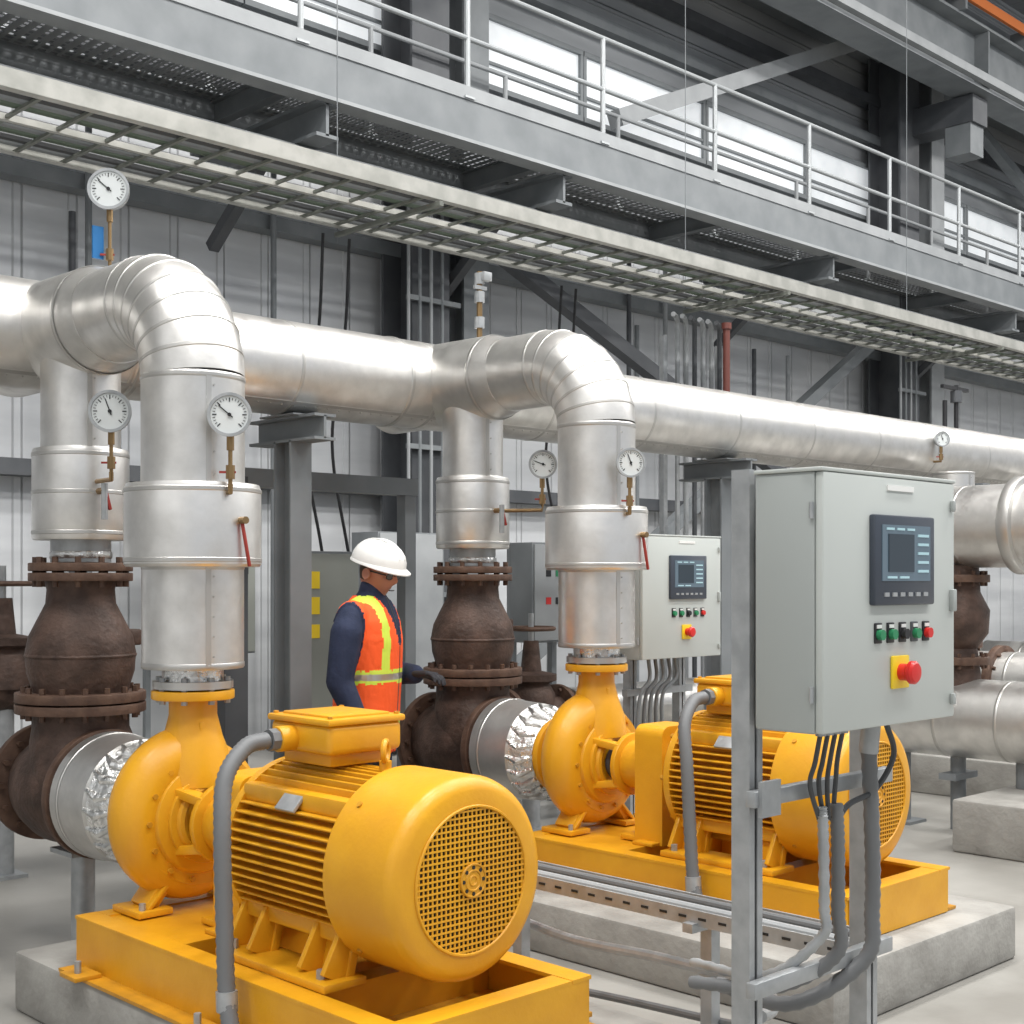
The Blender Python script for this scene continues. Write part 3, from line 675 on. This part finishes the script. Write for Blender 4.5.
def gatevalve(x,y,zb):
    g=group('gate_valve',(x,y,zb))
    b=B('valve_body',g); b.cyl((x-.35,y,zb),(x+.35,y,zb),.13,RUST,seg=28)
    for s_ in(-1,1): b.flange((x+s_*.25,y,zb),(1,0,0),.2,.04,RUSTF,10)
    b.lathe((x,y,zb),(0,0,1),[(0,.16),(.15,.16),(.22,.12),(.24,.17),(.28,.17),(.3,.07),(.5,.05)],RUST,seg=28)
    b.cyl((x,y,zb+.5),(x,y,zb+.68),.018,STEEL,seg=10); b.ring((x,y,zb+.58),(0,0,1),.15,.015,RUSTF,seg=32)
    for k in range(3):
        t=k*math.pi/3; d=V((math.cos(t),math.sin(t),0))*.15; b.cyl(V((x,y,zb+.58))-d,V((x,y,zb+.58))+d,.009,RUSTF,seg=8)
    b.cyl((x,y,0),(x,y,zb-.1),.06,STEEL,seg=16); b.box((x,y,.01),(.2,.2,.02),STEEL)
    b.done()
gatevalve(3.2,7.35,1.05); gatevalve(6.3,6.3,.75)
b=B('suction_header_pipe'); jacket(b,(-1,7.35,1.05),(2.84,7.35,1.05),.16,step=.8)
b.done()
b=B('suction_header_pipe'); jacket(b,(6.66,6.3,.75),(9.2,6.3,.75),.17,step=.6); b.done()
b=B('suction_header_pipe'); jacket(b,(5.4,6.3,.75),(5.94,6.3,.75),.16,step=.6); b.done()
# right-hand pump group
g=group('insulated_pipe_assembly',(8.35,4,.4))
x=8.35
b=B('suction_jacket',g); jacket(b,(x,3.55,.74),(x,5.25,.74),.26,step=.42); b.cyl((x,5.25,.74),(x,5.28,.74),.2,BAND,seg=40)
b.cyl((x,3.5,.74),(x,3.56,.74),.30,ALU,seg=48,bev=.02); b.done()
b=B('discharge_jacket',g); jacket(b,(x,3.3,2.0),(x,4.6,2.0),.27,step=.36); b.cyl((x,3.86,2.0),(x,3.94,2.0),.315,BAND,seg=48,bev=.01); b.done()
b=B('valve_casting',g)
b.lathe((x,4.35,.95),(0,0,1),[(0,.15),(.1,.14),(.25,.12),(.35,.19),(.5,.2),(.62,.14),(.8,.13)],RUST,seg=36)
b.flange((x,4.35,1.12),(0,0,1),.2,.05,RUSTF,12); b.flange((x,4.35,1.66),(0,0,1),.2,.05,RUSTF,12)
b.flange((x,3.45,.74),(0,1,0),.24,.05,RUSTF,12)
b.done()
b=B('support_legs',g)
b.cyl((x,4.75,0),(x,4.75,.5),.05,GREY,seg=16); b.box((x,4.75,.01),(.22,.22,.02),GREY); b.cyl((x,3.9,.32),(x,3.9,.5),.05,GREY,seg=16); b.box((x,4.35,.36),(.3,.12,.04),GREY);b.cyl((x,4.35,0),(x,4.35,.5),.05,GREY,seg=16)
b.done()
for gx in (10.1,11.9):
    plinth(gx-.55,gx+.55,4.3,7.2,.3)
    g=group('insulated_pipe_assembly',(gx,5,.4)); x=gx
    b=B('suction_jacket',g); jacket(b,(x,4.4,.85),(x,5.9,.85),.24,step=.4); b.cyl((x,5.2,.3),(x,5.2,.65),.06,GREY,seg=14); b.lathe((x,5.3,1.0),(0,0,1),[(0,.15),(.2,.19),(.35,.2),(.55,.13),(.7,.13)],RUST,seg=30); b.flange((x,5.3,1.62),(0,0,1),.2,.05,RUSTF,12); b.flange((x,5.3,1.14),(0,0,1),.22,.06,RUSTF,12); b.flange((x,4.9,.85),(0,1,0),.29,.06,RUSTF,12); jacket(b,(x,5.3,1.65),(x,5.3,2.5),.16,step=.4); b.done()
# ------------------------------------------------------------ worker
def capsules(b,pts,rs,seg=16):
    for i in range(len(pts)-1):
        b.sweep([V(pts[i]),V(pts[i+1])],[rs[i],rs[i+1]],NAVY,seg=seg)
    for p,r in zip(pts,rs):
        q=bmesh.ops.create_uvsphere(b.bm,u_segments=seg,v_segments=10,radius=r)
        for v in q['verts']: v.co+=V(p)
def remeshed(b,vox,smooth,parent,name):
    ob=b.done(); md=ob.modifiers.new('r','REMESH'); md.mode='VOXEL'; md.voxel_size=vox
    if smooth:
        s_=ob.modifiers.new('s','SMOOTH'); s_.factor=.5; s_.iterations=smooth
    dg=bpy.context.evaluated_depsgraph_get(); me=bpy.data.meshes.new_from_object(ob.evaluated_get(dg))
    ob.modifiers.clear(); ob.data=me; ob.name=name
    for p in me.polygons: p.use_smooth=True
    return ob
WX,WY=4.085,5.225
wg=group('worker',(0,0,0))
b=B('body',wg)
rings=[(.80,.0,.0,.16,.13),(.86,0,0,.18,.145),(.95,0,0,.185,.15),(1.06,0,.005,.18,.15),(1.2,0,.008,.188,.155),(1.33,0,.01,.2,.155),(1.42,0,.01,.2,.14),(1.48,0,.018,.16,.11),(1.53,0,.022,.10,.085),(1.555,0,.025,.065,.065)]
R_=[]
for z,cx,cy,rx,ry in rings:
    R_.append([b.bm.verts.new((cx+rx*math.cos(2*math.pi*k/32),cy+ry*math.sin(2*math.pi*k/32),z)) for k in range(32)])
for j in range(len(R_)-1):
    for k in range(32): b.bm.faces.new((R_[j][k],R_[j][(k+1)%32],R_[j+1][(k+1)%32],R_[j+1][k]))
b.bm.faces.new(R_[0]);b.bm.faces.new(R_[-1]); b.mi(NAVY)
armR=[(.185,.0,1.45),(.235,-.01,1.37),(.27,-.03,1.15),(.255,.07,.93)];armRr=[.066,.076,.064,.048]
armL=[(-.185,.015,1.45),(-.235,.02,1.37),(-.275,.02,1.16),(-.14,.20,1.16)]
capsules(b,armR,armRr);capsules(b,armL,armRr)
for s_ in(-1,1): capsules(b,[(s_*.09,0,.86),(s_*.105,.01,.5),(s_*.11,-.01,.12)],[.10,.075,.06]); capsules(b,[(s_*.11,-.03,.06),(s_*.12,.10,.045)],[.055,.045])
capsules(b,[(0,.02,1.5),(0,.035,1.58)],[.070,.064])
body=remeshed(b,.010,3,wg,'body')
me=body.data
for m in (VEST,LIME,BAND,BLACK): me.materials.append(m)
def segd(p,a,c):
    a=V(a);c=V(c);d=c-a;t=max(0,min(1,(p-a).dot(d)/d.length_squared)); return (p-a-d*t).length
for p in me.polygons:
    c=p.center; mi=0
    arm=min(segd(c,arr[i],arr[i+1]) - armRr[i+1] for arr in (armR,armL) for i in (1,2))
    tors= c.z>.80 and c.z<1.535 and abs(c.x)<.21
    if tors and (arm>.012 or abs(c.x)<.165) and not (c.z<1.3 and arm<.008):
        mi=1
        if .085<abs(c.x)<.13 and c.z>1.18: mi=2
        if (1.13<c.z<1.19) or (.93<c.z<.985): mi=2
        if (1.147<c.z<1.173) or (.945<c.z<.97): mi=3
        if c.y>0 and abs(c.x)<.03*(c.z-1.25)/.1 and c.z>1.3: mi=0
        if c.y>.05 and abs(c.x)<.006: mi=4
    if c.z<.1: mi=4
    p.material_index=mi
vv=set()
for p in me.polygons:
    if p.material_index in(1,2,3): vv.update(p.vertices)
for i in vv: me.vertices[i].co+=me.vertices[i].normal*.010
hg=group('head',(0,0,0)); hg.parent=wg
b=B('face',hg)
bm=b.bm; b.mi(SKIN);b.mi(HAIR)
q=bmesh.ops.create_uvsphere(bm,u_segments=40,v_segments=32,radius=1)
def g_(d,s): return math.exp(-d*d/(s*s))
for v in q['verts']:
    x,y,z=v.co
    X=x*.076;Y=y*.096;Z=z*.118
    if z<0: X*=1-.28*(-z)**1.5; Y=Y*(1-.18*(-z)) + (.012*(-z) if y>0 else 0.0)
    if y>0:
        Y+=.026*g_(x*.076,.012)*g_(Z+.018,.022)
        Y+=.008*g_(x*.076,.012)*g_(Z-.005,.02)
        Y-=.010*(g_(X-.032,.014)+g_(X+.032,.014))*g_(Z-.005,.014)
        Y+=.006*g_(X,.024)*g_(Z+.055,.007)-.003*g_(X,.024)*g_(Z+.0625,.004)+.005*g_(X,.02)*g_(Z+.071,.006)
        Y+=.012*g_(X,.025)*g_(Z+.10,.018)
    v.co=(X,Y,Z)
for f in bm.faces:
    c=f.calc_center_median(); f.smooth=True
    f.material_index=1 if (c.z>.055 or (c.y<-.022 and c.z>-.045) ) else 0
for s_ in(-1,1):
    b.lathe((s_*.072,-.005,-.01),(s_,-.25,0),[(0,.02),(.008,.028),(.014,.026),(.012,.014)],SKIN,seg=16)
    b.cyl((s_*.032,.078,.004),(s_*.032,.084,.004),.009,WHITE,seg=12);b.cyl((s_*.032,.0835,.004),(s_*.032,.0855,.004),.0045,BLACK,seg=10)
b.sweep([(-.02,.1,-.0625),(0,.105,-.062),(.02,.1,-.0625)],.0025,HAIR,seg=6)
b.done(80)
b=B('safety_glasses',hg)
for s_ in(-1,1):
    cx_=s_*.034
    b.sweep([(cx_+.024*math.cos(t),.099-.10*abs(cx_+.024*math.cos(t))+.0,.004+.015*math.sin(t)) for t in [2*math.pi*k/16 for k in range(17)]],.0022,BLACK,seg=6)
    b.box((cx_,.095,.004),(.044,.002,.026),mat('lens_grey_%d'%(s_+2),(.12,.13,.14),rough=.1),.002,rot=Matrix.Rotation(-s_*.1,3,'Z')); b.bar((s_*.058,.09,.01),(s_*.08,-.0,.008),.004,.006,BLACK)
b.box((0,.104,.010),(.018,.005,.005),BLACK); b.done()
b=B('hard_hat',hg)
zc=.035
b.lathe((0,-.008,zc),(0,0,1),[(0,.108),(.0,.118),(.012,.119),(.04,.116),(.07,.104),(.095,.082),(.11,.055),(.118,.025),(.12,0)],WHITE,seg=48)
for v in b.bm.verts: v.co.y=(v.co.y+.008)*1.18-.008
i=b.mi(WHITE); rin=[];rout=[]
for k in range(48):
    t=2*math.pi*k/48; c_,s2=math.cos(t),math.sin(t); f=max(0,s2)**1.5
    for lst,ex,dz in ((rin,0,.012),(rout,.012+.028*f,-.004-.006*f)):
        lst.append([b.bm.verts.new((c_*(.112+ex),(-.008+s2*(.112*1.18+ex)),zc+dz+h)) for h in (0,.006)])
for k in range(48):
    n=(k+1)%48
    for A,Bv,C,D in ((rin[k][1],rin[n][1],rout[n][1],rout[k][1]),(rin[k][0],rout[k][0],rout[n][0],rin[n][0]),(rout[k][0],rout[k][1],rout[n][1],rout[n][0]),(rin[k][0],rin[n][0],rin[n][1],rin[k][1])):
        f=b.bm.faces.new((A,Bv,C,D)); f.smooth=True; f.material_index=i
for x_ in(-.02,.02): b.sweep([(x_,-.008+1.18*.121*math.cos(t),zc+.002+.121*math.sin(t)) for t in [math.pi*(.15+.7*k/12) for k in range(13)]],.004,WHITE,seg=8)
b.done(50)
hg.location=(0,.06,1.655); hg.rotation_euler=(math.radians(-16),0,math.radians(-16))
def hand(wrist,dirv,palmn,side,name):
    d=V(dirv).normalized();n=V(palmn);n=(n-d*n.dot(d)).normalized();s=d.cross(n)*side
    w=V(wrist); b=B(name,wg); b.mi(GLOVE)
    for k in range(5):
        o=s*((k-2)*.017); capsules(b,[w+d*.0+o*.7,w+d*.09+o],[.017,.0155],10)
    ln=[.062,.074,.08,.072];
    for k in range(4):
        o=s*(.032-k*.0215); base=w+d*.092+o; L=ln[3-k] if k else .07
        p1=base+d*(L*.5)+n*.008; p2=p1+(d*.75+n*.66).normalized()*L*.36; p3=p2+(d*.35+n*.93).normalized()*L*.3
        capsules(b,[base,p1,p2,p3],[.0105,.0095,.009,.0075],8)
    t0=w+d*.025+s*.03; t1=t0+(d*.6+s*.7+n*.3).normalized()*.045; t2=t1+(d*.85+s*.2+n*.45).normalized()*.035
    capsules(b,[t0,t1,t2],[.014,.012,.0095],8)
    ob=remeshed(b,.0035,2,wg,name); ob.data.materials.clear(); ob.data.materials.append(GLOVE)
    for p in ob.data.polygons: p.material_index=0
hand((.252,.085,.90),(0,.28,-1),(-1,0.2,0),1,'hand_right'); hand((-.13,.215,1.16),(.45,1,.05),(.2,0,-1),1,'hand_left')
wg.location=(WX,WY,0); wg.rotation_euler=(0,0,math.radians(-148)); wg.scale=(1.02,1.02,1.02)
# ------------------------------------------------------------ lights
for x in (-2,3,8,13,19,26):
    for y in (-4,.5,4.6):
        L=bpy.data.lights.new('high_bay_light','AREA'); L.shape='RECTANGLE'; L.size=2.2; L.size_y=1.0; L.energy=330; L.color=(1,.985,.96)
        o=bpy.data.objects.new('high_bay_light',L); o.location=(x,y,11.0); COL.objects.link(o)
w=bpy.data.worlds.new('World'); S.world=w; w.use_nodes=True
w.node_tree.nodes['Background'].inputs[0].default_value=(.88,.93,1,1); w.node_tree.nodes['Background'].inputs[1].default_value=.6
# ------------------------------------------------------------ camera
cam=bpy.data.cameras.new('camera'); cam.lens=1350*36/1024; cam.sensor_width=36; cam.shift_y=68/1024; cam.clip_end=200
co=bpy.data.objects.new('camera',cam); co.location=(0,0,1.65); co.rotation_euler=(math.pi/2,0,-math.atan2(.697,.717)); COL.objects.link(co); S.camera=co
